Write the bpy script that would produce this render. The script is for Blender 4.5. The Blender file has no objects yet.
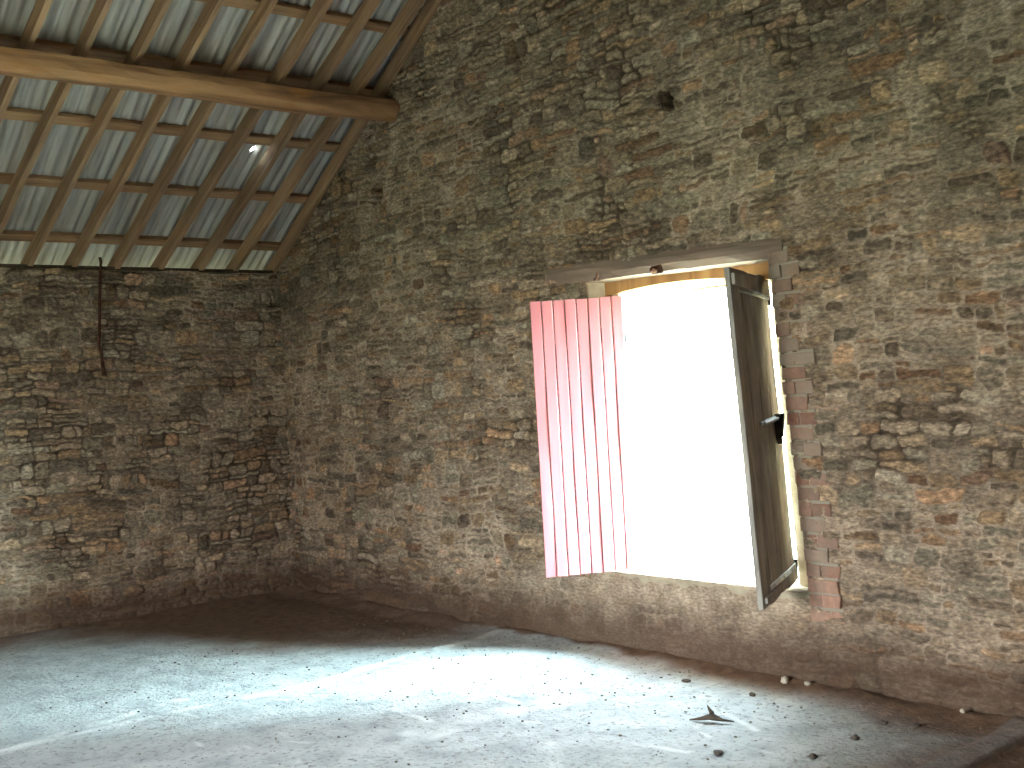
import bpy, bmesh, math, random
import numpy as np
from mathutils import Vector, Matrix
random.seed(7)
SC = bpy.context.scene
COL = SC.collection

# ------------------------------------------------------------------ camera
cam_d = bpy.data.cameras.new('camera'); cam = bpy.data.objects.new('camera', cam_d); COL.objects.link(cam)
cam_d.sensor_width = 36.0; cam_d.lens = 41.49; cam_d.clip_start = 0.05; cam_d.clip_end = 400
V1 = np.array([-453 - 512, -(454. - 384), -1180.1]); V2 = np.array([1950 - 512, -(313. - 384), -1180.1])
AX = -V1 / np.linalg.norm(V1); AY = V2 / np.linalg.norm(V2); AY = AY - AX * (AX @ AY); AY /= np.linalg.norm(AY)
AZ = np.cross(AX, AY)
RM = np.array([AX, AY, AZ])
cam.matrix_world = Matrix.Translation((9.027, -4.898, 1.55)) @ Matrix(RM.tolist()).to_4x4()
SC.camera = cam

# ------------------------------------------------------------------ light, sky, exposure
SC.view_settings.view_transform = 'Standard'; SC.view_settings.look = 'None'
SC.view_settings.exposure = 0.3; SC.view_settings.gamma = 1.0; SC.view_settings.use_curve_mapping = False
SKY = 32.0
SUN = 148.0
w = bpy.data.worlds.new('sky'); SC.world = w; w.use_nodes = True
nt = w.node_tree; nt.nodes.clear()
tc = nt.nodes.new('ShaderNodeTexCoord'); sx = nt.nodes.new('ShaderNodeSeparateXYZ'); nt.links.new(tc.outputs['Generated'], sx.inputs[0])
rp = nt.nodes.new('ShaderNodeValToRGB'); nt.links.new(sx.outputs['Z'], rp.inputs[0])
rp.color_ramp.elements[0].position = 0.0; rp.color_ramp.elements[0].color = (1.0, 0.97, 0.92, 1)
rp.color_ramp.elements[1].position = 0.7; rp.color_ramp.elements[1].color = (0.60, 0.86, 1.0, 1)
bg = nt.nodes.new('ShaderNodeBackground'); nt.links.new(rp.outputs[0], bg.inputs[0]); bg.inputs[1].default_value = SKY
wo = nt.nodes.new('ShaderNodeOutputWorld'); nt.links.new(bg.outputs[0], wo.inputs[0])
sd = bpy.data.lights.new('hazy_sun', 'SUN'); sd.energy = SUN; sd.angle = math.radians(66); sd.color = (0.60, 0.93, 1.0)
so = bpy.data.objects.new('hazy_sun', sd); COL.objects.link(so)
so.rotation_euler = Vector((-0.88, -0.48, -0.45)).to_track_quat('-Z', 'Y').to_euler(); so.location = (12, 12, 12)
def portal(name, loc, rot, sxx, syy):
    d = bpy.data.lights.new(name, 'AREA'); d.shape = 'RECTANGLE'; d.size = sxx; d.size_y = syy; d.cycles.is_portal = True
    o = bpy.data.objects.new(name, d); COL.objects.link(o); o.location = loc; o.rotation_euler = rot; return o
portal('window_portal', (4.52, 0.45, 1.34), (math.radians(-90), 0, 0), 1.7, 1.8)
FILL_OPENING = (4.4, 6.2, 2.4)        # unseen opening added behind the camera for fill light: x0, x1, height
BACK = -6.2
portal('fill_opening_portal', ((FILL_OPENING[0] + FILL_OPENING[1]) / 2, BACK - 0.2, FILL_OPENING[2] / 2), (math.radians(90), 0, 0), FILL_OPENING[1] - FILL_OPENING[0], FILL_OPENING[2])
cy = SC.cycles
cy.use_denoising = True
cy.max_bounces = 10; cy.diffuse_bounces = 8; cy.glossy_bounces = 3
cy.sample_clamp_indirect = 12.0
cy.caustics_reflective = False; cy.caustics_refractive = False

# ------------------------------------------------------------------ helpers
def tag(o, label=None, cat=None, group=None, kind=None):
    if label: o['label'] = label
    if cat: o['category'] = cat
    if group: o['group'] = group
    if kind: o['kind'] = kind
    return o
def link(name, me, mat=None, parent=None, smooth=False):
    o = bpy.data.objects.new(name, me); COL.objects.link(o)
    if mat: me.materials.append(mat)
    if parent: o.parent = parent
    if smooth:
        me.polygons.foreach_set('use_smooth', [True] * len(me.polygons))
    return o
def npmesh(name, co, faces, attrs=None):
    me = bpy.data.meshes.new(name)
    co = np.ascontiguousarray(co, dtype=np.float32); faces = np.ascontiguousarray(faces, dtype=np.int32)
    me.vertices.add(len(co)); me.vertices.foreach_set('co', co.ravel())
    nf, k = faces.shape
    me.loops.add(nf * k); me.loops.foreach_set('vertex_index', faces.ravel())
    me.polygons.add(nf); me.polygons.foreach_set('loop_start', np.arange(nf, dtype=np.int32) * k)
    try: me.polygons.foreach_set('loop_total', np.full(nf, k, dtype=np.int32))
    except Exception: pass
    me.update(calc_edges=True)
    for n, a in (attrs or {}).items():
        at = me.attributes.new(n, 'FLOAT_COLOR', 'POINT'); at.data.foreach_set('color', np.ascontiguousarray(a, dtype=np.float32).ravel())
    me.validate()
    return me
class MB:
    def __init__(s): s.v = []; s.f = []
    def quadbox(s, P):           # eight corners: 0-3 one end ring, 4-7 the other
        b = len(s.v); s.v += [tuple(p) for p in P]
        for q in ((0, 3, 2, 1), (4, 5, 6, 7), (0, 1, 5, 4), (1, 2, 6, 5), (2, 3, 7, 6), (3, 0, 4, 7)): s.f.append(tuple(b + i for i in q))
    def box(s, x0, y0, z0, x1, y1, z1):
        s.quadbox([(x0, y0, z0), (x1, y0, z0), (x1, y1, z0), (x0, y1, z0), (x0, y0, z1), (x1, y0, z1), (x1, y1, z1), (x0, y1, z1)])
    def quad(s, a, b, c, d):
        n = len(s.v); s.v += [tuple(a), tuple(b), tuple(c), tuple(d)]; s.f.append((n, n + 1, n + 2, n + 3))
    def loft(s, rings, cap=True):
        n = len(rings[0]); b = len(s.v)
        for r in rings: s.v += [tuple(p) for p in r]
        for i in range(len(rings) - 1):
            for j in range(n):
                j2 = (j + 1) % n
                s.f.append((b + i * n + j, b + i * n + j2, b + (i + 1) * n + j2, b + (i + 1) * n + j))
        if cap:
            s.f.append(tuple(b + j for j in reversed(range(n)))); e = b + (len(rings) - 1) * n
            s.f.append(tuple(e + j for j in range(n)))
    def tube(s, pts, r, n=8):
        pts = [Vector(p) for p in pts]; rings = []
        for i, p in enumerate(pts):
            t = (pts[min(i + 1, len(pts) - 1)] - pts[max(i - 1, 0)]).normalized()
            a = t.cross(Vector((0.31, 0.17, 0.93)));  a = a if a.length > 1e-3 else t.cross(Vector((1, 0, 0))); a.normalize(); c = t.cross(a)
            rr = r[i] if isinstance(r, (list, tuple)) else r
            rings.append([p + (a * math.cos(2 * math.pi * k / n) + c * math.sin(2 * math.pi * k / n)) * rr for k in range(n)])
        s.loft(rings)
    def mesh(s, name):
        me = bpy.data.meshes.new(name); me.from_pydata(s.v, [], s.f); me.update()
        bm = bmesh.new(); bm.from_mesh(me); bmesh.ops.recalc_face_normals(bm, faces=bm.faces); bm.to_mesh(me); bm.free(); return me
    def build(s, name, mat, parent=None, bevel=0, smooth=False):
        o = link(name, s.mesh(name), mat, parent, smooth)
        if bevel:
            m = o.modifiers.new('soft_edges', 'BEVEL'); m.width = bevel; m.segments = 2; m.limit_method = 'ANGLE'
        return o
def timber(name, L, W, H, seed, seg=0.12, rough=0.004, waney=0.0, bow=0.0):
    """a sawn or hewn length along local x; W along y, H along z, origin at the start, centred in y and z"""
    rnd = random.Random(seed); n = max(3, int(L / seg)); b = MB(); rings = []
    K = 12
    ph = [rnd.uniform(0, 6.28) for _ in range(8)]
    for i in range(n + 1):
        x = L * i / n
        sag = bow * math.sin(math.pi * x / L) + rough * 1.5 * math.sin(x * 1.7 + ph[0])
        r = []
        for k in range(K):
            if waney < .2:
                px, pz = ((.5,-.42),(.5,0),(.5,.42),(.44,.5),(0,.5),(-.44,.5),(-.5,.42),(-.5,0),(-.5,-.42),(-.44,-.5),(0,-.5),(.44,-.5))[k]
                r.append((x, W * px + rnd.uniform(-rough, rough) * .6 + rough * math.sin(x * 2.1 + ph[3]), H * pz + rnd.uniform(-rough, rough) * .5 + sag)); continue
            a = 2 * math.pi * (k + 0.5) / K
            ex = 5.0 - 2.8 * waney
            ca, sa = math.cos(a), math.sin(a)
            q = (abs(ca) ** ex + abs(sa) ** ex) ** (-1 / ex)
            jit = 1 + waney * 0.10 * math.sin(x * 2.3 + ph[1] + k) + waney * .06 * math.sin(x * 5.1 + ph[2] + 2 * k)
            r.append((x, W / 2 * ca * q * jit + rnd.uniform(-rough, rough) + rough * math.sin(x * 2.1 + ph[3]), H / 2 * sa * q * jit + rnd.uniform(-rough, rough) * .6 + sag))
        rings.append(r)
    b.loft(rings)
    return b.mesh(name)

# ------------------------------------------------------------------ noise for the meshes
def vnoise(x, y, s, seed):
    rs = np.random.RandomState(seed); T = rs.rand(256, 256).astype(np.float32)
    X = x / s + 61.3; Y = y / s + 37.7
    xi = np.floor(X).astype(int); yi = np.floor(Y).astype(int); fx = X - xi; fy = Y - yi
    fx = fx * fx * (3 - 2 * fx); fy = fy * fy * (3 - 2 * fy)
    a = T[xi % 256, yi % 256]; b = T[(xi + 1) % 256, yi % 256]; c = T[xi % 256, (yi + 1) % 256]; d = T[(xi + 1) % 256, (yi + 1) % 256]
    return ((a * (1 - fx) + b * fx) * (1 - fy) + (c * (1 - fx) + d * fx) * fy) * 2 - 1
def sstep(a, b, x):
    t = np.clip((x - a) / (b - a), 0, 1); return t * t * (3 - 2 * t)
def stones(U, V, seed):
    """roughly coursed rubble: returns relief height (m), tone, hue and mortar cover for every point"""
    rs = np.random.RandomState(seed)
    u = U + .030 * vnoise(U, V, .32, seed + 1) + .016 * vnoise(U, V, .085, seed + 2) + .010 * vnoise(U, V, .035, seed + 22)
    v = V + .034 * vnoise(U, V, .75, seed + 3) + .016 * vnoise(U, V, .20, seed + 4) + .011 * vnoise(U, V, .06, seed + 5) + .005 * vnoise(U, V, .028, seed + 6)
    H = np.zeros(u.shape, np.float32); T = np.zeros_like(H); HU = np.zeros_like(H); ED = np.full(u.shape, -1., np.float32)
    zb = [v.min() - .05]
    while zb[-1] < v.max() + .2: zb.append(zb[-1] + rs.uniform(.055, .125))
    zb = np.array(zb); umin, umax = u.min(), u.max()
    order = np.argsort(v.ravel(), kind='stable'); vs = v.ravel()[order]; uf = u.ravel(); vf = v.ravel()
    Hf, Tf, Qf, Ef = H.ravel(), T.ravel(), HU.ravel(), ED.ravel()
    for i in range(len(zb) - 1):
        lo, hi = np.searchsorted(vs, [zb[i], zb[i + 1]])
        if hi <= lo: continue
        idx = order[lo:hi]; uu = uf[idx]; vv = vf[idx]; so_ = np.argsort(uu, kind='stable'); idx = idx[so_]; uu = uu[so_]; vv = vv[so_]
        x = umin - rs.uniform(0, .3); bh = zb[i + 1] - zb[i]
        while x < umax:
            wseg = rs.uniform(.11, .36)
            a, b = np.searchsorted(uu, [x, x + wseg])
            nsub = 1 if (bh < .075 and rs.rand() < .8) or rs.rand() < .22 else (2 if bh < .10 or rs.rand() < .5 else 3)
            cuts = np.sort(rs.uniform(.25, .75, nsub - 1)) if nsub == 2 else (np.array([rs.uniform(.25, .38), rs.uniform(.6, .75)]) if nsub == 3 else np.array([]))
            zs = np.concatenate([[zb[i]], zb[i] + bh * cuts, [zb[i + 1]]])
            for k in range(nsub):
                if nsub == 1 and wseg > .22: xc = [x, x + wseg * rs.uniform(.4, .65), x + wseg]
                else:
                    m = int(rs.choice([1, 2, 3], p=[.45, .38, .17])) if wseg > .15 else 1
                    xc = [x] + list(np.sort(x + wseg * (np.arange(1, m) / m + rs.uniform(-.12, .12, m - 1)))) + [x + wseg]
                for q in range(len(xc) - 1):
                    pa, pb = np.searchsorted(uu, [xc[q], xc[q + 1]])
                    if pb <= pa: 
                        rs.rand(8); continue
                    R = rs.rand(8)
                    sel = np.nonzero((vv[pa:pb] >= zs[k]) & (vv[pa:pb] < zs[k + 1]))[0] + pa
                    if len(sel) == 0: continue
                    cx, cz = (xc[q] + xc[q + 1]) / 2, (zs[k] + zs[k + 1]) / 2; hw, hh = (xc[q + 1] - xc[q]) / 2, (zs[k + 1] - zs[k]) / 2
                    du = hw - np.abs(uu[sel] - cx - (R[4] - .5) * .5 * (vv[sel] - cz)); dv = hh - np.abs(vv[sel] - cz - (R[5] - .5) * .14 * (uu[sel] - cx))
                    rr = min(hw, hh) * (.55 + .4 * R[6])
                    ax = np.maximum(rr - du, 0); az = np.maximum(rr - dv, 0)
                    e = np.where((ax > 0) & (az > 0), rr - np.hypot(ax, az), np.minimum(du, dv))
                    ii = idx[sel]
                    Ef[ii] = e; Tf[ii] = R[0]; Qf[ii] = R[1]
                    Hf[ii] = (R[2] * .024 - .005) + (R[3] - .5) * .16 * (vv[sel] - cz) + (R[7] - .5) * .07 * (uu[sel] - cx)
            x += wseg
    E_ = Ef.reshape(u.shape); Hh = Hf.reshape(u.shape); T = Tf.reshape(u.shape); HU = Qf.reshape(u.shape)
    cover = vnoise(U, V, .55, seed + 7) * .6 + vnoise(U, V, .16, seed + 8) * .5     # lime smeared over some stones
    joint = .0055 + .0035 * vnoise(U, V, .12, seed + 9) + .006 * np.clip(cover, 0, 1)
    st = sstep(joint - .003, joint + .0035, E_)
    rnd = sstep(joint, joint + .022, E_)
    mh = -.010 + .012 * np.clip(cover + .25, -.6, 1) + .0035 * vnoise(U, V, .03, seed + 10)
    h = mh * (1 - st) + np.maximum(mh * .2 + Hh * (.45 + .55 * rnd), mh * .6) * st
    h += .0060 * vnoise(U, V, .05, seed + 11) + .0045 * vnoise(U, V, .024, seed + 12) + .012 * vnoise(U, V, 1.6, seed + 13)
    return h, T, HU, 1 - st, cover
def gridfaces(nu, nv):
    i = np.arange(nu * nv).reshape(nu, nv)
    return np.stack([i[:-1, :-1], i[1:, :-1], i[1:, 1:], i[:-1, 1:]], -1).reshape(-1, 4)

# ------------------------------------------------------------------ materials
def newmat(name):
    m = bpy.data.materials.new(name); m.use_nodes = True; t = m.node_tree; b = t.nodes['Principled BSDF']; b.inputs['Roughness'].default_value = .9
    b.inputs['Specular IOR Level'].default_value = .25
    return m, t, b
def N(t, kind, **kw):
    n = t.nodes.new(kind)
    for k, v in kw.items():
        if hasattr(n, k): setattr(n, k, v)
        else: n.inputs[k].default_value = v
    return n
def ramp(t, src, stops, interp='LINEAR'):
    r = t.nodes.new('ShaderNodeValToRGB'); r.color_ramp.interpolation = interp; e = r.color_ramp.elements
    while len(e) < len(stops): e.new(.5)
    for i, (p, c) in enumerate(stops): e[i].position = p; e[i].color = (*c, 1)
    t.links.new(src, r.inputs[0]); return r.outputs[0]
def mix(t, fac, a, b, mode='MIX'):
    m = t.nodes.new('ShaderNodeMix'); m.data_type = 'RGBA'; m.blend_type = mode; m.clamp_factor = True
    for s, v in ((0, fac), (6, a), (7, b)):
        if isinstance(v, (int, float)): m.inputs[s].default_value = v
        elif isinstance(v, tuple): m.inputs[s].default_value = (*v, 1)
        else: t.links.new(v, m.inputs[s])
    return m.outputs[2]
def noise(t, scale, detail=4, vec=None, rough=.55, dist=0):
    n = t.nodes.new('ShaderNodeTexNoise'); n.inputs['Scale'].default_value = scale; n.inputs['Detail'].default_value = detail; n.inputs['Roughness'].default_value = rough
    n.inputs['Distortion'].default_value = dist
    if vec is not None: t.links.new(vec, n.inputs['Vector'])
    return n.outputs['Fac']
def objvec(t, scale=(1, 1, 1), rand=False):
    c = t.nodes.new('ShaderNodeTexCoord'); mp = t.nodes.new('ShaderNodeMapping'); mp.inputs['Scale'].default_value = scale
    t.links.new(c.outputs['Object'], mp.inputs['Vector'])
    if rand:
        oi = t.nodes.new('ShaderNodeObjectInfo'); mu = t.nodes.new('ShaderNodeVectorMath'); mu.operation = 'SCALE'; mu.inputs[0].default_value = (13, 29, 17)
        t.links.new(oi.outputs['Random'], mu.inputs['Scale']); t.links.new(mu.outputs[0], mp.inputs['Location'])
    return mp.outputs[0]
def bump(t, b, h, dist, strength=1):
    n = t.nodes.new('ShaderNodeBump'); n.inputs['Distance'].default_value = dist; n.inputs['Strength'].default_value = strength
    t.links.new(h, n.inputs['Height']); t.links.new(n.outputs[0], b.inputs['Normal'])

def mat_stone():
    m, t, b = newmat('rubble_stone')
    at = N(t, 'ShaderNodeAttribute'); at.attribute_name = 'stone'
    s = t.nodes.new('ShaderNodeSeparateColor'); t.links.new(at.outputs['Color'], s.inputs[0])
    tone = ramp(t, s.outputs[0], [(0, (.105, .088, .068)), (.2, (.165, .140, .108)), (.5, (.215, .185, .142)), (.8, (.265, .230, .178)), (1, (.34, .30, .24))])
    hue = ramp(t, s.outputs[1], [(0, (.88, .98, .98)), (.35, (1, 1, 1)), (.7, (1.0, .97, .90)), (.86, (1.08, .95, .78)), (.95, (1.14, .89, .72)), (1, (1.02, .88, .88))])
    c = mix(t, 1.0, tone, hue, 'MULTIPLY')
    n1 = noise(t, 22, 6, objvec(t, (1, 1, 1.8))); c = mix(t, .75, c, ramp(t, n1, [(.30, (.42, .41, .40)), (.5, (1, 1, 1)), (.70, (1.8, 1.76, 1.68))]), 'MULTIPLY')
    n2 = noise(t, 9, 4, objvec(t)); mort = ramp(t, n2, [(.3, (.17, .145, .11)), (.7, (.36, .32, .255))])
    cv = ramp(t, at.outputs['Alpha'], [(.26, (.26, .24, .22)), (.46, (.72, .72, .72)), (.62, (1.12, 1.12, 1.12)), (.85, (1.3, 1.3, 1.3))]); mort = mix(t, 1.0, mort, cv, 'MULTIPLY')
    c = mix(t, s.outputs[2], c, mort)
    c = mix(t, .85, c, ramp(t, noise(t, 34, 5, objvec(t, (1, 1, 2.4)), .65), [(.32, (.60, .59, .58)), (.5, (1.2, 1.2, 1.2)), (.68, (1.95, 1.93, 1.9))]), 'MULTIPLY')
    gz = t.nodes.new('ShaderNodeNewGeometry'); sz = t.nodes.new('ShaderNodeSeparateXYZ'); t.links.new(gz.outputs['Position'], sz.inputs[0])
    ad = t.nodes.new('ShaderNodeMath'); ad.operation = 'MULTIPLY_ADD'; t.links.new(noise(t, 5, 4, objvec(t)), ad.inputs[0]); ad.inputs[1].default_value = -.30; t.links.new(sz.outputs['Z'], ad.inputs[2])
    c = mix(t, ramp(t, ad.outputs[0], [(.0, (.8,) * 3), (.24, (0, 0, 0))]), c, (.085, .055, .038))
    n4 = noise(t, 1.3, 3, objvec(t)); c = mix(t, .6, c, ramp(t, n4, [(.3, (.78, .76, .74)), (.7, (1.18, 1.16, 1.12))]), 'MULTIPLY')
    c = mix(t, 1.0, c, (1.0, .875, .835), 'MULTIPLY')
    t.links.new(c, b.inputs['Base Color'])
    bump(t, b, noise(t, 60, 5, objvec(t)), .012, 1.0)
    return m
def mat_plainstone(name, c0, c1, sc=14):
    m, t, b = newmat(name); c = ramp(t, noise(t, sc, 6, objvec(t)), [(.3, c0), (.7, c1)]); t.links.new(c, b.inputs['Base Color']); bump(t, b, noise(t, 40, 5, objvec(t)), .008); return m
def mat_wood(name, c0, c1, c2, stretch=(1.2, 22, 22), rand=True, rust=0, b_=.004):
    m, t, b = newmat(name)
    v = objvec(t, stretch, rand); g = noise(t, 1.0, 6, v, .62, .6)
    c = ramp(t, g, [(.28, c0), (.5, c1), (.74, c2)])
    v2 = objvec(t, (1.1, 2.5, 2.5), rand); p = noise(t, 1.4, 4, v2); c = mix(t, .7, c, ramp(t, p, [(.3, (.62, .60, .58)), (.7, (1.28, 1.2, 1.1))]), 'MULTIPLY')
    if rust: c = mix(t, ramp(t, noise(t, 2.6, 3, v2), [(.56, (0, 0, 0)), (.72, (rust,) * 3)]), c, (.36, .16, .05))
    t.links.new(c, b.inputs['Base Color']); b.inputs['Roughness'].default_value = .8
    bump(t, b, g, b_); return m
def mat_metal(name, c0, c1, rough=.5, metal=.7, sc=30):
    m, t, b = newmat(name); t.links.new(ramp(t, noise(t, sc, 5, objvec(t)), [(.35, c0), (.65, c1)]), b.inputs['Base Color']); b.inputs['Metallic'].default_value = metal; b.inputs['Roughness'].default_value = rough
    bump(t, b, noise(t, 60, 3, objvec(t)), .002); return m
def mat_sheet():
    m, t, b = newmat('galvanised_sheet')
    v = objvec(t, (.9, 16, .9)); g = noise(t, 1.6, 5, v, .6)
    c = ramp(t, g, [(.28, (.33, .305, .275)), (.5, (.52, .49, .45)), (.75, (.70, .67, .62))])
    p = noise(t, 3.2, 5, objvec(t, (.5, 1.6, .5)))
    c = mix(t, ramp(t, p, [(.55, (0, 0, 0)), (.75, (.55,) * 3)]), c, (.25, .17, .11))
    t.links.new(c, b.inputs['Base Color']); b.inputs['Metallic'].default_value = .25; b.inputs['Roughness'].default_value = .55
    return m
def mat_brick():
    m, t, b = newmat('old_brick')
    at = N(t, 'ShaderNodeAttribute'); at.attribute_name = 'stone'
    s = t.nodes.new('ShaderNodeSeparateColor'); t.links.new(at.outputs['Color'], s.inputs[0])
    c = ramp(t, s.outputs[0], [(0, (.23, .115, .085)), (.4, (.32, .155, .11)), (.75, (.39, .195, .14)), (1, (.46, .25, .18))])
    c = mix(t, .8, c, ramp(t, noise(t, 26, 6, objvec(t)), [(.3, (.6, .62, .62)), (.7, (1.3, 1.25, 1.2))]), 'MULTIPLY')
    dust = ramp(t, noise(t, 6, 4, objvec(t)), [(.42, (0, 0, 0)), (.66, (.5,) * 3)]); c = mix(t, dust, c, (.27, .21, .165))
    c = mix(t, s.outputs[2], c, (.33, .28, .22))
    t.links.new(c, b.inputs['Base Color']); bump(t, b, noise(t, 60, 4, objvec(t)), .006); return m
def mat_floor():
    m, t, b = newmat('dusty_floor')
    at = N(t, 'ShaderNodeAttribute'); at.attribute_name = 'ground'
    s = t.nodes.new('ShaderNodeSeparateColor'); t.links.new(at.outputs['Color'], s.inputs[0])
    c = ramp(t, noise(t, 5, 7, objvec(t), .65), [(.3, (.27, .28, .285)), (.5, (.40, .405, .405)), (.7, (.49, .495, .495))])
    c = mix(t, ramp(t, noise(t, 34, 4, objvec(t), .6), [(.32, (.9,) * 3), (.46, (0, 0, 0))]), c, (.19, .175, .16))
    c = mix(t, s.outputs[0], c, (.64, .64, .63))
    earth_and_shade = ramp(t, noise(t, 14, 5, objvec(t)), [(.3, (.11, .065, .042)), (.7, (.21, .125, .078))])
    c = mix(t, s.outputs[1], c, earth_and_shade)
    t.links.new(c, b.inputs['Base Color']); b.inputs['Roughness'].default_value = .85
    bump(t, b, noise(t, 45, 5, objvec(t), .65), .012); return m
def mat_red():
    m, t, b = newmat('faded_red_paint')
    g = noise(t, 1.0, 5, objvec(t, (14, 14, 1.0)), .6)
    t.links.new(ramp(t, g, [(.3, (.74, .25, .29)), (.6, (.82, .31, .35)), (.8, (.85, .41, .45))]), b.inputs['Base Color']); b.inputs['Roughness'].default_value = .7
    bump(t, b, g, .002); return m
M_STONE = mat_stone(); M_PLAINWALL = mat_plainstone('far_masonry', (.12, .10, .075), (.27, .23, .17))
M_REVEAL = mat_plainstone('limed_reveal', (.60, .50, .37), (.78, .68, .53)); M_SILL = mat_plainstone('mortar_sill', (.34, .28, .20), (.50, .42, .31), 9)
M_BRICK = mat_brick(); M_FLOOR = mat_floor(); M_SHEET = mat_sheet(); M_RED = mat_red()
M_RAFTER = mat_wood('rafter_timber', (.19, .115, .07), (.33, .205, .125), (.45, .30, .19))
M_BATTEN = mat_wood('batten_timber', (.18, .10, .055), (.33, .195, .11), (.45, .29, .17), rust=.6)
M_PURLIN = mat_wood('purlin_timber', (.12, .065, .038), (.32, .17, .088), (.47, .27, .145), (1.0, 11, 11), rust=.7, b_=.012)
M_LINTEL = mat_wood('lintel_timber', (.17, .125, .10), (.25, .185, .15), (.34, .25, .20), (1.4, 9, 18))
M_PLATE = mat_wood('plate_timber', (.03, .022, .016), (.06, .042, .028), (.09, .065, .042))
M_FRAME = mat_wood('frame_timber', (.36, .19, .08), (.50, .28, .12), (.60, .38, .18), (14, 14, 1))
M_BOARD = mat_wood('weathered_board', (.25, .23, .21), (.41, .39, .365), (.58, .565, .55), (20, 20, 1.1))
M_RUST = mat_metal('rusty_iron', (.055, .022, .014), (.12, .05, .03), .8, .3)
M_IRON = mat_metal('worn_iron', (.45, .48, .51), (.68, .72, .76), .35, .75)
M_DARKIRON = mat_metal('dark_iron', (.03, .03, .03), (.07, .065, .06), .6, .5)

# ------------------------------------------------------------------ dimensions
KR = .610; ZB = 2.745                                # slope and height of the rafters' underside
NR = Vector((-KR, 0, 1)).normalized(); CS = 1 / math.sqrt(1 + KR * KR)
RD = .108; BT = .04                                # rafter depth, batten thickness
OFF = (RD + BT + .012) / CS                         # vertical distance from rafters' underside to sheets
RIDGE = 6.2; ROOM = 12.4
ZSH = lambda x: ZB + OFF + KR * np.minimum(x, 2 * RIDGE - x)
WX0, WX1, SILL, HEAD = 3.80, 5.24, .475, 2.20        # opening at the inner face of the gable
jamb = lambda z: 5.180 + .115 * np.clip((2.2 - z) / 1.5, 0, 1.1)      # the right jamb leans

def axis(segs):
    a = []
    for x0, x1, d in segs: a += list(np.arange(x0, x1 - 1e-6, d))
    a.append(segs[-1][1]); return np.array(a)

# ------------------------------------------------------------------ gable wall with the window opening
def gable():
    x = axis([(-.5, -.05, .1), (-.05, 3.0, .0095), (3.0, 7.2, .0075), (7.2, ROOM + .5, .2)]); z = axis([(-.12, 4.6, .0085), (4.6, 7.0, .1)])
    X, Z = np.meshgrid(x, z, indexing='ij')
    h, T, HU, MO, cov = stones(X, Z, 11)
    # more lime left on the wall under the window and along its foot
    sm = sstep(.75, .30, Z + .08 * vnoise(X, Z, .3, 90)) * sstep(2.6, 3.6, X) * (.15 + .85 * sstep(6.0, 4.9, X))
    sm2 = np.clip(sm * (.72 + .5 * vnoise(X, Z, .22, 91)), 0, 1)
    sm2 = np.maximum(sm2, sstep(.20, .40, Z) * sstep(.60, .5, Z) * sstep(3.6, 3.85, X) * sstep(5.4, 5.25, X))
    h = h * (1 - .55 * sm2) + .008 * sm2 * vnoise(X, Z, .1, 92) + .004 * sm2
    MO = np.clip(np.maximum(MO, sm2 * .8) + .35 * np.clip(cov - .35, 0, 1), 0, 1)
    # two putlog holes left by the scaffold
    for hx, hz, rx, rz in ((4.552, 3.167, .042, .055), (1.588, 3.166, .05, .075)):
        d = np.maximum(np.abs(X - hx) / rx, np.abs(Z - hz) / rz) + .25 * vnoise(X, Z, .03, 95)
        k = sstep(1.25, .75, d); h = h * (1 - k) - .30 * k
    # flatten towards window edges so that lintel, bricks and sill sit in it
    dx = np.maximum(np.maximum(WX0 - X, X - jamb(Z)), 0); dz = np.maximum(np.maximum(SILL - Z, Z - HEAD), 0); d = np.hypot(dx, dz)
    h *= .45 + .55 * sstep(.0, .25, d)
    Zc = np.minimum(Z, ZSH(X) + .012); cl = Zc < Z - 1e-6
    co = np.stack([X, -h, Zc], -1).reshape(-1, 3); f = gridfaces(*X.shape)
    ctr = co[f].mean(1); allc = cl.ravel()[f].all(1)
    inside = (ctr[:, 0] > WX0) & (ctr[:, 0] < jamb(ctr[:, 2]) + .012) & (ctr[:, 2] > SILL) & (ctr[:, 2] < HEAD + .03)
    f = f[~(allc | inside)]
    used = np.zeros(len(co), bool); used[f.ravel()] = True; remap = np.cumsum(used) - 1
    A = np.stack([T, HU, MO, np.clip(.5 + .5 * np.maximum(cov, 1.6 * sm2 - .6), 0, 1)], -1).reshape(-1, 4)[used]
    co = co[used]; f = remap[f]
    # outer face of the wall, half a metre thick
    b = len(co); gx0, gx1, gz0, gz1 = 3.86, 5.14, SILL - .04, 2.13
    P = [(-.5, -.12), (gx0, -.12), (gx1, -.12), (ROOM + .5, -.12), (-.5, 2.5), (gx0, gz0), (gx1, gz0), (ROOM + .5, 2.5), (gx0, gz1), (gx1, gz1), (RIDGE, 6.7)]
    ext = np.array([(px, .52, pz) for px, pz in P])
    ef = np.array([(0, 1, 5, 4), (1, 2, 6, 5), (2, 3, 7, 6), (4, 5, 8, 10), (9, 6, 7, 10), (8, 9, 10, 10)]) + b
    me = npmesh('wall_right', np.vstack([co, ext]), np.vstack([f[:, ::-1] if False else f, ef[:5]]), {'stone': np.vstack([A, np.tile([.5, .5, .3, 1], (len(ext), 1))])})
    return me
me = gable()
bm = bmesh.new(); bm.from_mesh(me); bm.verts.ensure_lookup_table(); n = len(bm.verts); bm.faces.new([bm.verts[n - 3], bm.verts[n - 2], bm.verts[n - 1]]); bm.to_mesh(me); bm.free()
o = link('wall_right', me, M_STONE, smooth=True); tag(o, 'tall rubble stone gable wall with the shuttered window', 'wall', kind='structure')

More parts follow.
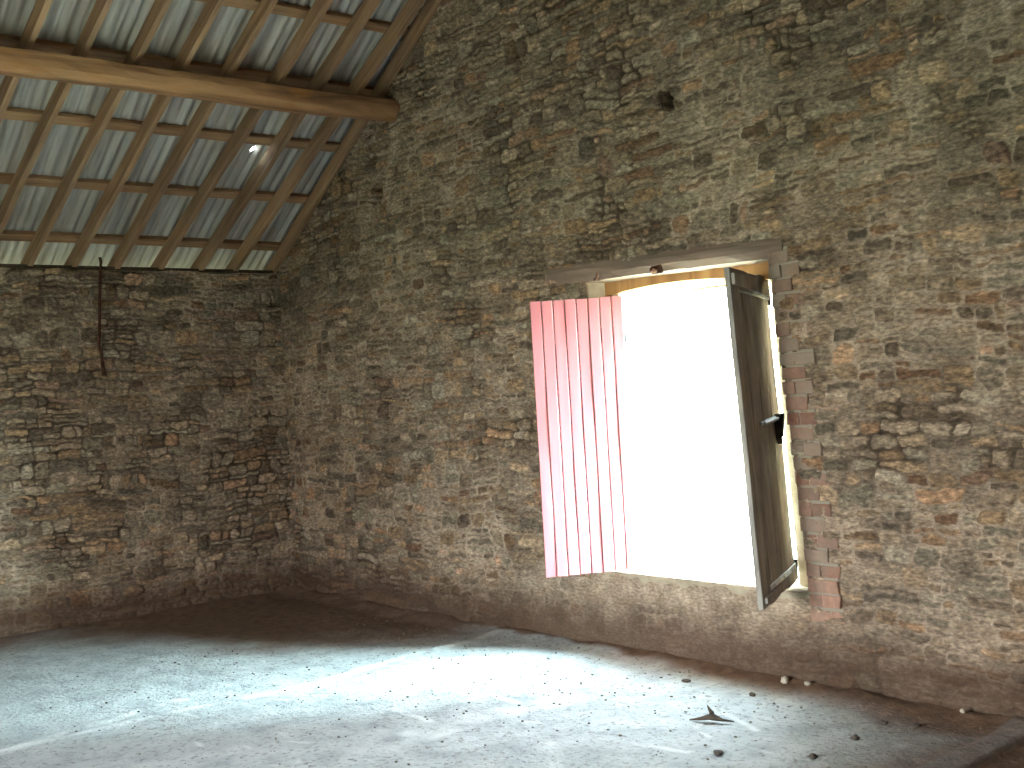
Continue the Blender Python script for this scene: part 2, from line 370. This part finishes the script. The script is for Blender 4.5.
# ------------------------------------------------------------------ low eave wall on the left
def eave_wall():
    y = axis([(BACK, -3.3, .2), (-3.3, .0, .009), (.0, .5, .1)]); z = axis([(-.12, 2.72, .0085)])
    Y, Z = np.meshgrid(y, z, indexing='ij')
    h, T, HU, MO, cov = stones(Y, Z, 37)
    MO = np.clip(MO + .3 * np.clip(cov - .3, 0, 1), 0, 1)
    Zt = Z + np.where(Z > 2.70, .012 * vnoise(Y, Z, .15, 3), 0)
    co = np.stack([h, Y, Zt], -1).reshape(-1, 3); f = gridfaces(*Y.shape)
    A = np.stack([T, HU, MO, np.clip(.5 + .5 * cov, 0, 1)], -1).reshape(-1, 4)
    b = len(co); co = np.vstack([co, [(-.22, BACK, 2.70), (-.22, .5, 2.70), (-.45, .5, 2.53), (-.45, BACK, 2.53), (-.45, .5, -.12), (-.45, BACK, -.12), (0, BACK, 2.72), (0, .5, 2.72)]])
    f = np.vstack([f, np.array([(6, 7, 1, 0), (0, 1, 2, 3), (3, 2, 4, 5)]) + b])
    return npmesh('wall_left', co, f, {'stone': np.vstack([A, np.tile([.5, .5, .3, 1], (8, 1))])})
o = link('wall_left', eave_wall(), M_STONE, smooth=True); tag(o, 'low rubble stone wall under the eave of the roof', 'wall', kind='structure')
b = MB(); b.box(-.20, BACK, 2.715, -.015, .3, 2.752)
o = b.build('trim_1', M_PLATE, bevel=.006); tag(o, 'dark timber wall plate along the top of the low wall', 'wall plate', kind='structure')

# walls of the barn out of the frame
b = MB(); b.box(ROOM, BACK - .4, -.12, ROOM + .4, .5, 2.8)
tag(b.build('wall_front', M_PLAINWALL), 'far eave wall of the barn opposite the low wall', 'wall', kind='structure')
b = MB(); yb0, yb1 = BACK - .4, BACK
b.box(-.45, yb0, -.12, FILL_OPENING[0], yb1, 2.72); b.box(FILL_OPENING[1], yb0, -.12, ROOM + .4, yb1, 2.72); b.box(FILL_OPENING[0], yb0, FILL_OPENING[2], FILL_OPENING[1], yb1, 2.72)
b.loft([[(-.45, yb0, 2.72), (ROOM + .4, yb0, 2.72), (RIDGE, yb0, ZB + OFF + KR * RIDGE - .01)], [(-.45, yb1, 2.72), (ROOM + .4, yb1, 2.72), (RIDGE, yb1, ZB + OFF + KR * RIDGE - .01)]])
tag(b.build('wall_back', M_PLAINWALL), 'back wall of the barn with an opening added for fill light', 'wall', kind='structure')

# ------------------------------------------------------------------ floor
def floor_mesh():
    x = axis([(-.5, 0, .1), (0, 7.2, .014), (7.2, ROOM + .2, .15)]); y = axis([(BACK - .4, -4.2, .15), (-4.2, -.0, .014), (0, .3, .1)])
    X, Y = np.meshgrid(x, y, indexing='ij')
    h = .010 * vnoise(X, Y, .9, 1) + .006 * vnoise(X, Y, .3, 2) + .003 * vnoise(X, Y, .08, 4) + .0015 * vnoise(X, Y, .035, 6)
    pale = np.zeros_like(h)
    def seg(x0, y0, x1, y1, wd, s, rise=0.):
        nonlocal pale, h
        dx, dy = x1 - x0, y1 - y0; L2 = dx * dx + dy * dy
        wx = X + .03 * vnoise(X, Y, .25, s); wy = Y + .03 * vnoise(X, Y, .25, s + 1)
        t_ = np.clip(((wx - x0) * dx + (wy - y0) * dy) / L2, 0, 1); d = np.hypot(wx - x0 - t_ * dx, wy - y0 - t_ * dy)
        k = sstep(wd * 1.5, wd * .5, d) * np.clip(.62 + .75 * vnoise(X, Y, .10, s + 2), 0, 1)
        pale = np.maximum(pale, k); h = h + rise * sstep(wd * 1.6, 0, d)
    seg(2.87, -.05, 3.04, -1.65, .045, 20, .012); seg(3.04, -1.65, 3.05, -3.4, .03, 24, .006)
    seg(2.79, -2.27, 3.10, -3.5, .04, 28, .006)
    seg(3.70, -1.17, 4.30, -1.15, .03, 32); seg(3.90, -1.60, 4.28, -1.64, .022, 36)
    seg(4.46, -.95, 4.44, -1.45, .10, 40); seg(4.44, -1.45, 4.52, -1.95, .07, 44); seg(4.52, -1.74, 4.40, -1.80, .07, 48)
    seg(5.30, -1.25, 5.55, -1.20, .02, 52); seg(5.25, -.60, 5.55, -.75, .02, 56); seg(5.0, -1.5, 5.3, -1.75, .03, 60)
    for i in range(34):                                      # small patches of worn lime
        px, py = random.uniform(2.9, 5.8), random.uniform(-2.6, -.25); a = random.uniform(-.5, .5); l = random.uniform(.04, .2)
        seg(px, py, px + l * math.cos(a), py + l * math.sin(a), random.uniform(.005, .014), 70 + 3 * i)
    # reddish earth swept against the gable and over the right end
    dw = -Y + .05 * vnoise(X, Y, .35, 8) + .025 * vnoise(X, Y, .1, 9)
    band = .06 + .12 * sstep(3.6, 5.2, X) + .22 * sstep(5.2, 6.4, X)
    earth_and_shade = sstep(band * 1.6, band * .3, dw)
    earth_and_shade = np.maximum(earth_and_shade, sstep(5.9, 6.5, X + .12 * vnoise(X, Y, .3, 10)) * .85)
    earth_and_shade = np.maximum(earth_and_shade, .95 * sstep(.8, 0, X - .25 * vnoise(X, Y, .4, 12)))
    earth_and_shade = np.maximum(earth_and_shade, .96 * sstep(-.45, .55, (Y + 2.45) - .70 * (X - .118) + .30 * vnoise(X, Y, .7, 16) + .15 * vnoise(X, Y, .2, 17)) * sstep(3.1, 2.3, X))  # earth brown also paints the shade behind the left shutter into the corner
    h = h + .03 * sstep(.22, 0, -Y) * (1 + .6 * vnoise(X, Y, .12, 14)) + .03 * sstep(.25, 0, X)
    strip = sstep(6.36, 6.38, X) * sstep(6.50, 6.485, X); h = h + .010 * strip; earth_and_shade = earth_and_shade * (1 - .40 * strip * (.6 + .4 * vnoise(X, Y, .2, 15)))
    h = h - .022 * sstep(6.49, 6.51, X) * sstep(7.2, 7.0, X) * sstep(.05, -.05, Y); earth_and_shade = np.maximum(earth_and_shade, sstep(6.49, 6.5, X))
    A = np.stack([pale * .8, np.clip(earth_and_shade, 0, 1), 0 * h, 0 * h + 1], -1).reshape(-1, 4)
    return npmesh('floor', np.stack([X, Y, h], -1).reshape(-1, 3), gridfaces(*X.shape), {'ground': A}), (x, y, h)
me, (FX, FY, FH) = floor_mesh()
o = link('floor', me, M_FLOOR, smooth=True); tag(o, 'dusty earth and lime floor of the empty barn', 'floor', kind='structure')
def fz(x, y):
    return float(FH[min(np.searchsorted(FX, x), len(FX) - 1), min(np.searchsorted(FY, y), len(FY) - 1)])

# ------------------------------------------------------------------ window: splayed reveals, sill, frame
b = MB()
for i in range(12):       # right reveal, splayed and leaning with the jamb
    z0 = SILL - .06 + (HEAD + .06 - SILL) * i / 12; z1 = SILL - .06 + (HEAD + .06 - SILL) * (i + 1) / 12
    ja, jb = float(jamb(z0)), float(jamb(z1))
    b.quad((ja + .035, .012, z0), (ja - .115, .20, z0), (jb - .115, .20, z1), (jb + .035, .012, z1))
    b.quad((ja - .115, .20, z0), (5.16, .53, z0), (5.16, .53, z1), (jb - .115, .20, z1))
b.quad((WX0 - .03, .012, SILL - .06), (3.93, .17, SILL - .06), (3.93, .17, HEAD + .06), (WX0 - .03, .012, HEAD + .06))
b.quad((3.93, .17, SILL - .06), (3.85, .53, SILL - .06), (3.85, .53, HEAD + .06), (3.93, .17, HEAD + .06))
o = b.build('trim_2', M_REVEAL); tag(o, 'lime plastered splayed reveals of the window opening', 'window reveal', kind='structure')
# sill: rough mortar bed
b = MB(); rows = []
xs = np.linspace(WX0 - .04, 5.33, 60); ys = [.004, -.004, .02, .08, .2, .36, .54]; zs_ = [SILL - .05, SILL - .008, SILL + .002, SILL + .0, SILL - .005, SILL - .012, SILL - .02]
X = np.array([xs] * len(ys)).T; Yv = np.array([ys] * len(xs)); Zv = np.array([zs_] * len(xs)) + .005 * vnoise(X, Yv, .09, 5)
me = npmesh('trim_3', np.stack([X, Yv + .004 * vnoise(X, Zv, .07, 6), Zv], -1).reshape(-1, 3), gridfaces(*X.shape))
o = link('trim_3', me, M_SILL, smooth=True); tag(o, 'rough mortar sill of the window', 'window sill', kind='structure')
# frame: two posts and an arched head board
b = MB(); b.box(3.90, .12, SILL - .02, 3.965, .20, 2.16); 
b.quadbox([(5.115, .19, SILL - .03), (5.185, .19, SILL - .03), (5.185, .25, SILL - .03), (5.115, .25, SILL - .03), (5.04, .19, 2.2), (5.12, .19, 2.2), (5.12, .25, 2.2), (5.04, .25, 2.2)])
arch = lambda x: 2.114 + .040 * (1 - ((x - 4.35) / .60) ** 2)
rings = []
for i in range(25):
    x = 3.86 + (5.12 - 3.86) * i / 24; zz = arch(x)
    rings.append([(x, .105, zz), (x, .53, zz - .012), (x, .53, 2.30), (x, .105, 2.30)])
PB = b.v[:16], b.f[:12]
b2 = MB(); b2.v, b2.f = PB
b.v = []; b.f = []; b.loft(rings)
o = b.build('window_1', M_FRAME, bevel=.004); b2.build('post', M_REVEAL, o, bevel=.004); tag(o, 'orange brown window frame with a slightly arched head', 'window frame', kind='structure')
# lintel
me = timber('lintel', 1.82, .30, .135, 21, .09, .005, .35)
o = link('lintel', me, M_LINTEL, smooth=False); o.location = (3.47, .137, 2.278); o.rotation_euler = (0, math.radians(.8), 0)
tag(o, 'weathered pinkish brown timber lintel above the window', 'lintel', kind='structure')

# brick jamb on the right of the opening
def brick_jamb():
    b = MB(); rs = random.Random(5); col = []
    z = .335; i = 0
    while z < 2.19:
        hgt = .064 + rs.uniform(-.004, .004); z1 = z + hgt
        j = float(jamb(z)); xi = j + rs.uniform(-.004, .012) + (.0 if i % 2 else .008); xo = j + (.205 if z < .6 else (.20 if i % 2 else .145)) + rs.uniform(-.02, .02)
        cuts = [xi, xi + (xo - xi) * (.42 if i % 2 else .98), xo] if i % 2 or z < .6 else [xi, xo]
        for q in range(len(cuts) - 1):
            x0, x1 = cuts[q] + (0 if q == 0 else .005), cuts[q + 1] - (.004 if q < len(cuts) - 2 else 0)
            if x1 - x0 < .02: continue
            pr = -.004 + rs.uniform(-.006, .005); t = rs.random() * (.65 if z > .5 else .4) + (.0 if z > .5 else .55)
            d = [rs.uniform(-.005, .005) for _ in range(12)]
            sp = .08
            P = [(x0 + d[0], pr + d[1] * .6, z + d[2] * .5), (x1 + d[3], pr + d[4] * .6, z + d[5] * .5), (x1 + d[3], .10, z), (x0 - sp, .10, z),
                 (x0 + d[6], pr + d[7] * .6, z1 + d[8] * .5), (x1 + d[9], pr + d[10] * .6, z1 + d[11] * .5), (x1 + d[9], .10, z1), (x0 - sp, .10, z1)]
            b.quadbox(P); col += [(t, .5, rs.choice([0, .15, .3, .6]) if z < 1.5 else rs.choice([.2, .5, .7, .85]), 1)] * 8
        # mortar joint
        x0, x1 = xi + .022, xo - .004; P = [(x0, .001, z1 - .004), (x1, -.004, z1 - .004), (x1, .09, z1 - .004), (x0 - .07, .09, z1 - .004), (x0, .001, z1 + .014), (x1, -.004, z1 + .014), (x1, .09, z1 + .014), (x0 - .07, .09, z1 + .014)]
        b.quadbox(P); col += [(.5, .5, 1, 1)] * 8
        z = z1 + .010 + rs.uniform(0, .004); i += 1
    me = b.mesh('trim_4'); at = me.attributes.new('stone', 'FLOAT_COLOR', 'POINT'); at.data.foreach_set('color', np.array(col, np.float32).ravel()); return me
o = link('trim_4', brick_jamb(), M_BRICK); m = o.modifiers.new('worn', 'BEVEL'); m.width = .005; m.segments = 2
tag(o, 'toothed red brick jamb to the right of the window', 'brick jamb', kind='structure')

# ------------------------------------------------------------------ shutters
def leaf(P00, P10, P01, P11, nplank, thick, seed, ragged=0.0, gapw=.006):
    """boards between hinge bottom P00, free bottom P10, hinge top P01, free top P11"""
    P00, P10, P01, P11 = map(Vector, (P00, P10, P01, P11)); b = MB(); rs = random.Random(seed)
    nrm = ((P10 - P00).cross(P01 - P00)).normalized(); W = (P10 - P00).length
    for i in range(nplank):
        a0 = i / nplank + gapw / 2 / W; a1 = (i + 1) / nplank - gapw / 2 / W; off = nrm * rs.uniform(-.002, .002)
        dz0, dz1 = rs.uniform(-ragged, ragged * .3), rs.uniform(-ragged, ragged * .3); tz = rs.uniform(-ragged, ragged) * .6
        rings = []
        for k in range(9):
            v = k / 8
            def at(a, v=v): return (P00.lerp(P10, a)).lerp(P01.lerp(P11, a), v)
            p0, p1 = at(a0) + off, at(a1) + off
            up = Vector((0, 0, 1)); e0 = up * (dz0 if k == 0 else tz if k == 8 else 0); e1 = up * (dz1 if k == 0 else tz if k == 8 else 0)
            wv = nrm * .0015 * math.sin(k * 1.3 + i * 2)
            c = .003; ax = (p1 - p0).normalized()
            rings.append([p0 + e0 + wv + ax * c, p1 + e1 + wv - ax * c, p1 + e1 + wv + nrm * c, p1 + e1 + wv + nrm * (thick - c), p1 + e1 + wv + nrm * thick - ax * c, p0 + e0 + wv + nrm * thick + ax * c, p0 + e0 + wv + nrm * (thick - c), p0 + e0 + wv + nrm * c])
        b.loft(rings)
    return b, nrm
def strap(b, p, q, nrm, width, th):
    p, q = Vector(p), Vector(q); up = Vector((0, 0, 1)) - nrm * nrm.z; up.normalize(); h = up * width / 2
    b.quadbox([p - h, q - h * .6, q - h * .6 + nrm * th, p - h + nrm * th, p + h, q + h * .6, q + h * .6 + nrm * th, p + h + nrm * th])

# left leaf: red face towards the light
HL0, FL0, HL1, FL1 = (4.00, .118, .484), (3.565, -.247, .446), (4.00, .118, 2.118), (3.565, -.247, 2.122)
root = bpy.data.objects.new('shutter', None); COL.objects.link(root); root.location = (4.00, .118, .484)
tag(root, 'red painted plank shutter, the left leaf, swung into the barn and washed out by daylight', 'shutter', 'window shutters')
def under(o, root):
    o.parent = root; o.matrix_parent_inverse = Matrix.Translation(-root.location); return o
b, nr = leaf(HL0, FL0, HL1, FL1, 8, .026, 3, .003, .007)
bl = under(b.build('boards', M_RED), root)
if nr.dot(Vector((.6, -.75, 0))) > 0: back = -1
else: back = 1
H0, F0, H1, F1 = map(Vector, (HL0, FL0, HL1, FL1))
for v in (.12, .86):
    b = MB(); p = H0.lerp(H1, v); q = F0.lerp(F1, v); bo = nr * (.027 if nr.dot(Vector((.6, -.75, 0))) < 0 else -.024)
    strap(b, p.lerp(q, .06) + bo, p.lerp(q, .94) + bo, nr, .10, .022); l = under(b.build('ledge', M_BOARD, bevel=.003), root)
for v in (.12, .86):
    b = MB(); p = H0.lerp(H1, v); b.tube([p + Vector((-.012, .012, -.05)), p + Vector((-.012, .012, .05))], .011); under(b.build('hinge', M_DARKIRON), root)

# right leaf: bare weathered boards, inner face towards the room
HR0, FR0, HR1, FR1 = (5.128, .150, .505), (5.352, -.405, .458), (5.050, .150, 2.105), (5.215, -.345, 2.138)
root2 = bpy.data.objects.new('shutter', None); COL.objects.link(root2); root2.location = HR0
tag(root2, 'bare grey weathered shutter, the right leaf, ajar with iron straps', 'shutter', 'window shutters')
b, nr = leaf(HR0, FR0, HR1, FR1, 4, .028, 9, .012, .007)
under(b.build('boards', M_BOARD), root2)
H0, F0, H1, F1 = map(Vector, (HR0, FR0, HR1, FR1)); side = 1 if nr.x > 0 else -1
so_ = nr * (.029 if side > 0 else -.001)
nn = nr * side
def on(a, v): return H0.lerp(F0, a).lerp(H1.lerp(F1, a), v) + so_
for v, nm in ((.045, 'strap_hinge'), (.93, 'strap_hinge')):
    b = MB(); strap(b, on(.0, v), on(.80 if v < .5 else .85, v), nn, .038 if v < .5 else .016, .007)
    if v < .5:
        for a in (.15, .4, .68):
            c = on(a, v) + nn * .007; b.tube([c, c + nn * .005], .008)
    pin = MB(); pin.tube([on(-.02, v) - Vector((0, 0, .035)), on(-.02, v) + Vector((0, 0, .035))], .010)
    s = under(b.build(nm, M_IRON, bevel=.0015), root2); s['label'] = 'pale iron strap hinge'; pin.build('pintle', M_DARKIRON, s)
b = MB()                                           # dark worn top rail
strap(b, on(.02, .962), on(.97, .962), nn, .095, .018); under(b.build('ledge', M_BOARD, bevel=.003), root2)
b = MB(); strap(b, on(.02, .022), on(.96, .022), nn, .05, .016); under(b.build('ledge', M_BOARD, bevel=.003), root2)
bolt = MB(); strap(bolt, on(.12, .535), on(.62, .525), nn, .030, .012); bolt.tube([on(.15, .535) + nn * .02, on(.58, .525) + nn * .02], .009)
lb = under(bolt.build('bolt', M_IRON, bevel=.002), root2); lb['label'] = 'pale iron sliding bolt'
b = MB(); strap(b, on(.16, .50), on(.20, .50), nn, .16, .03); b.tube([on(.18, .475) + nn * .03, on(.18, .55) + nn * .045], .012); k = under(b.build('latch_keeper', M_DARKIRON, bevel=.002), root2); k['label'] = 'dark upright latch keeper'
# iron bits on the lintel
b = MB(); b.tube([(4.40 + .01, .0, 2.222), (4.41, -.035, 2.220), (4.41, -.05, 2.228)], [.018, .020, .015]); b.box(4.375, -.016, 2.20, 4.455, .0, 2.25)
tag(b.build('lintel_bracket', M_RUST, bevel=.003), 'small rusty iron plate on the middle of the window lintel', 'bracket')
b = MB(); b.tube([(3.93, .0, 2.225), (3.935, -.04, 2.222), (3.965, -.052, 2.23), (3.975, -.05, 2.255)], .009)
tag(b.build('iron_hook', M_RUST), 'small rusty hook at the left end of the window lintel', 'hook')

# ------------------------------------------------------------------ roof
ROT = Matrix(((CS, 0, -KR * CS), (0, 1, 0), (KR * CS, 0, CS)))          # local x runs up the slope
def slope_pt(x, y, up): return Vector((x, y, ZB + KR * x)) + NR * up
SK = math.atan(.09 * CS)
def place_rafter(o, y165, skew=True):
    sk = .09 if skew else 0
    p = slope_pt(-.40, y165 + sk * (-.40 - 1.65), RD / 2)
    d = Vector((1, sk, KR)).normalized(); zz = NR; yy = zz.cross(d).normalized()
    o.matrix_world = Matrix.Translation(p) @ Matrix((d, yy, d.cross(yy))).transposed().to_4x4()
LEN = (RIDGE + .4) / CS
RY = [-.246, -.553, -.889, -1.25, -1.58, -1.906, -2.24, -2.566, -2.90, -3.24]
ORD = ['nearest', 'second', 'third', 'fourth', 'fifth', 'sixth', 'seventh', 'eighth', 'ninth', 'tenth']
protos = [timber('rafter', LEN, .044, RD, 50 + i, .2, .0035, .12) for i in range(3)]
for p in protos: p.materials.append(M_RAFTER)
for i, y in enumerate(RY):
    o = bpy.data.objects.new('rafter', protos[i % 3]); COL.objects.link(o); place_rafter(o, y)
    if i < 2:
        o.data = timber('rafter', (3.9 if i == 0 else 6.4) / CS, .044, RD, 70 + i, .2, .0035, .12); o.data.materials.append(M_RAFTER)
    tag(o, ('rough brown rafter of the roof, the nearest one to run free of the stone gable' if i == 0 else 'rough brown roof rafter, the %s one counted from the stone gable' % ORD[i]), 'rafter', 'rafters under the tin roof')
o = bpy.data.objects.new('rafter', timber('rafter', LEN, .035, RD, 61, .2, .0035, .12)); o.data.materials.append(M_RAFTER); COL.objects.link(o); place_rafter(o, -.03, False)
tag(o, 'thin brown verge rafter lying flat against the stone gable', 'rafter', 'rafters under the tin roof')
# rafters further back, beyond the frame, carry the same roof
for y in (-3.53, -3.87, -4.21, -4.55):
    pass
BX = [.150, .665, 1.190, 1.700, 2.21, 2.73, 3.25]
BN = ['the lowest, just above the low wall', 'second up from the low wall', 'third up, clear below the log purlin', 'fourth up, just above the log purlin', 'fifth up, second above the log purlin', 'sixth up, third above the log purlin', 'seventh up, fourth above the log purlin']
for i, x in enumerate(BX):
    me = timber('roof_batten', 6.2, BT, .078, 80 + i, .16, .003, .05); me.materials.append(M_BATTEN)
    o = bpy.data.objects.new('roof_batten', me); COL.objects.link(o)
    p = slope_pt(x, .02, RD + BT / 2); d = Vector((0, -1, 0)); yy = NR; zz = d.cross(yy)
    o.matrix_world = Matrix.Translation(p) @ Matrix((d, yy, zz)).transposed().to_4x4()
    tag(o, 'roof batten under the tin sheets, ' + BN[i], 'batten', 'battens under the tin roof')
# purlin
me = timber('purlin', 6.3, .165, .165, 33, .12, .006, .42, -.02); me.materials.append(M_PURLIN)
o = bpy.data.objects.new('purlin', me); COL.objects.link(o)
d = Vector((0, -1, 0)); o.matrix_world = Matrix.Translation((1.845, .12, 3.715)) @ Matrix((d, Vector((1, 0, 0)), Vector((0, 0, 1)))).transposed().to_4x4() @ Matrix.Rotation(math.radians(-6), 4, 'X')
tag(o, 'thick hewn log purlin running under the rafters into the gable', 'beam')
# corrugated sheets
def sheets():
    y = np.arange(BACK - .2, .30, .0076); xs = axis([(-.54, .9, .12), (.9, 1.25, .012), (1.25, RIDGE, .2)])
    S, Y = np.meshgrid(xs, y, indexing='ij')
    a = .0105 * np.cos(2 * math.pi * Y / .076)
    lap = .006 * (np.floor((S + .54) / 1.9) % 2) + .004 * vnoise(S, Y, .7, 8)
    up = RD + BT + .011 + a + lap
    P = np.stack([S - KR * CS * up, Y, ZB + KR * S + CS * up], -1).reshape(-1, 3); f = gridfaces(*S.shape)
    c = np.stack([S, Y], -1).reshape(-1, 2)[f].mean(1)
    d = np.hypot((c[:, 0] - 1.075) / .016, (c[:, 1] + .70) / .020)
    return npmesh('ceiling', P, f[d > 1])
o = link('ceiling', sheets(), M_SHEET, smooth=True); tag(o, 'grey corrugated tin sheets of the sloping roof', 'roof', kind='structure')
b = MB(); zr = ZB + OFF + KR * RIDGE
b.quadbox([(RIDGE - .02, BACK - .4, zr - .03), (ROOM + .5, BACK - .4, zr - KR * (ROOM + .5 - RIDGE)), (ROOM + .5, .5, zr - KR * (ROOM + .5 - RIDGE)), (RIDGE - .02, .5, zr - .03), (RIDGE - .02, BACK - .4, zr + .02), (ROOM + .5, BACK - .4, zr + .05 - KR * (ROOM + .5 - RIDGE)), (ROOM + .5, .5, zr + .05 - KR * (ROOM + .5 - RIDGE)), (RIDGE - .02, .5, zr + .02)])
tag(b.build('ceiling', M_SHEET), 'opposite slope of the tin roof beyond the ridge', 'roof', kind='structure')

# rusty rod hanging by the low wall
b = MB(); b.tube([(.10, -1.575, 2.80), (.075, -1.56, 2.77), (.06, -1.563, 2.70), (.052, -1.575, 2.50), (.056, -1.588, 2.30), (.05, -1.603, 2.13), (.06, -1.592, 2.08), (.055, -1.583, 1.99), (.05, -1.572, 1.90)], [.011, .012, .012, .012, .011, .014, .012, .014, .019])
rod = b.build('iron_rod', M_RUST, smooth=True); tag(rod, 'thin rusty iron rod hanging from the eave down the low stone wall', 'rod')

# ------------------------------------------------------------------ debris on the floor
def pebble(r, seed, flat=.6):
    rs = random.Random(seed); bm = bmesh.new(); bmesh.ops.create_icosphere(bm, subdivisions=2, radius=1)
    ph = [rs.uniform(0, 6) for _ in range(6)]
    for v in bm.verts:
        k = 1 + .22 * math.sin(v.co.x * 3 + ph[0]) + .18 * math.sin(v.co.y * 3.7 + ph[1]) + .15 * math.sin(v.co.z * 4 + ph[2]); v.co = Vector((v.co.x * r * k * 1.25, v.co.y * r * k, v.co.z * r * k * flat))
    me = bpy.data.meshes.new('stone'); bm.to_mesh(me); bm.free(); return me
M_CLOD = mat_plainstone('dark_clod', (.05, .04, .032), (.11, .085, .065), 40); M_CRUMB = mat_plainstone('brown_crumb', (.10, .085, .07), (.22, .19, .16), 40); M_PALE = mat_plainstone('pale_chip', (.42, .36, .28), (.6, .53, .43), 40)
ST = [(4.699, -.278, .024, 0, 'dark clod of earth on the floor below the middle of the window'), (5.154, -.292, .020, 0, 'dark clod of earth on the floor straight below the right shutter'),
      (5.673, -1.144, .024, 0, 'dark clod of earth in front of the forked twig, the larger of two'), (5.984, -.92, .022, 0, 'dark clod at the right edge of the bright floor, standing alone'),
      (5.963, -.595, .024, 0, 'dark brown clod on the reddish earth, the nearer to the camera of three'), (5.913, -.301, .020, 0, 'small dark clod by the foot of the gable on reddish earth, left of its neighbour'),
      (6.057, -.267, .020, 0, 'small dark clod by the foot of the gable, nearest to the raised strip'), (5.17, -.05, .030, 1, 'pale stone chip lying at the foot of the gable under the right shutter'),
      (5.31, -.045, .024, 1, 'small pale stone chip against the gable below the brick jamb'), (6.16, -.055, .022, 1, 'pale stone chip at the foot of the gable beside the raised strip')]
for i, (x, y, r, p, l) in enumerate(ST):
    me = pebble(r * .75, i, .62); o = link('stone', me, M_PALE if p else M_CLOD, smooth=True); o.location = (x, y, fz(x, y) + r * .30); o.rotation_euler = (0, 0, i * 1.3); tag(o, l, 'stone', 'loose stones and clods on the floor')
# forked twig
tx, ty = 5.326, -.79; tz = fz(tx, ty) + .018
b = MB(); b.tube([(tx - .085, ty - .060, tz - .010), (tx - .05, ty - .028, tz - .006), (tx - .015, ty - .008, tz + .004), (tx + .01, ty + .004, tz + .005), (tx + .05, ty + .018, tz - .004), (tx + .09, ty + .050, tz - .012)], [.003, .008, .013, .016, .007, .003])
b.tube([(tx, ty, tz + .004), (tx - .008, ty + .010, tz + .024), (tx - .022, ty + .012, tz + .034), (tx - .030, ty + .008, tz + .052)], [.016, .011, .007, .003])
tag(b.build('twig', M_CLOD, smooth=True), 'dark forked twig lying on the bright floor', 'twig')
# crumbs nobody could count
b = MB(); rs = random.Random(77)
for i in range(900):
    x, y = rs.uniform(1.6, 6.3), -abs(rs.gauss(0, 1.3)) - .08
    if y < -3.6 or any(abs(x - q[0]) < .06 and abs(y - q[1]) < .06 for q in ST): continue
    r = rs.choice([.002, .0025, .003, .003, .004, .005, .007]); z = fz(x, y) + r * .3; a = rs.uniform(0, 6)
    P = []
    for zz, s in ((-.5, .8), (.55, .65)):
        for k in range(4):
            t = a + k * math.pi / 2 + rs.uniform(-.3, .3); q = r * s * rs.uniform(.8, 1.4); P.append((x + q * 1.4 * math.cos(t), y + q * math.sin(t), z + r * zz))
    b.quadbox(P)
tag(b.build('crumbs', M_CRUMB), 'dark crumbs of earth scattered over the bright floor', 'crumbs', kind='stuff')

# ------------------------------------------------------------------ outside
m, t, bb = newmat('pale_yard'); t.links.new(ramp(t, noise(t, 1.2, 6, objvec(t)), [(.3, (.64, .65, .46)), (.7, (.78, .78, .60))]), bb.inputs['Base Color']); M_YARD = m
m, t, bb = newmat('meadow_grass'); t.links.new(ramp(t, noise(t, 2.5, 6, objvec(t)), [(.3, (.24, .20, .11)), (.7, (.38, .31, .20))]), bb.inputs['Base Color']); M_GRASS = m
b = MB(); b.quad((-.45, .53, -.1), (60, .53, -.1), (60, 70, -.1), (-.45, 70, -.1)); tag(b.build('ground', M_YARD), 'pale sunlit yard outside the window', 'yard', kind='structure')
b = MB(); b.quad((-60, -70, -.1), (-.45, -70, -.1), (-.45, 70, -.1), (-60, 70, -.1)); b.quad((-.45, -70, -.1), (60, -70, -.1), (60, BACK - .4, -.1), (-.45, BACK - .4, -.1)); b.quad((ROOM + .4, BACK - .4, -.1), (60, BACK - .4, -.1), (60, .53, -.1), (ROOM + .4, .53, -.1))
tag(b.build('lawn', M_GRASS), 'dry green meadow around the barn', 'meadow', kind='structure')
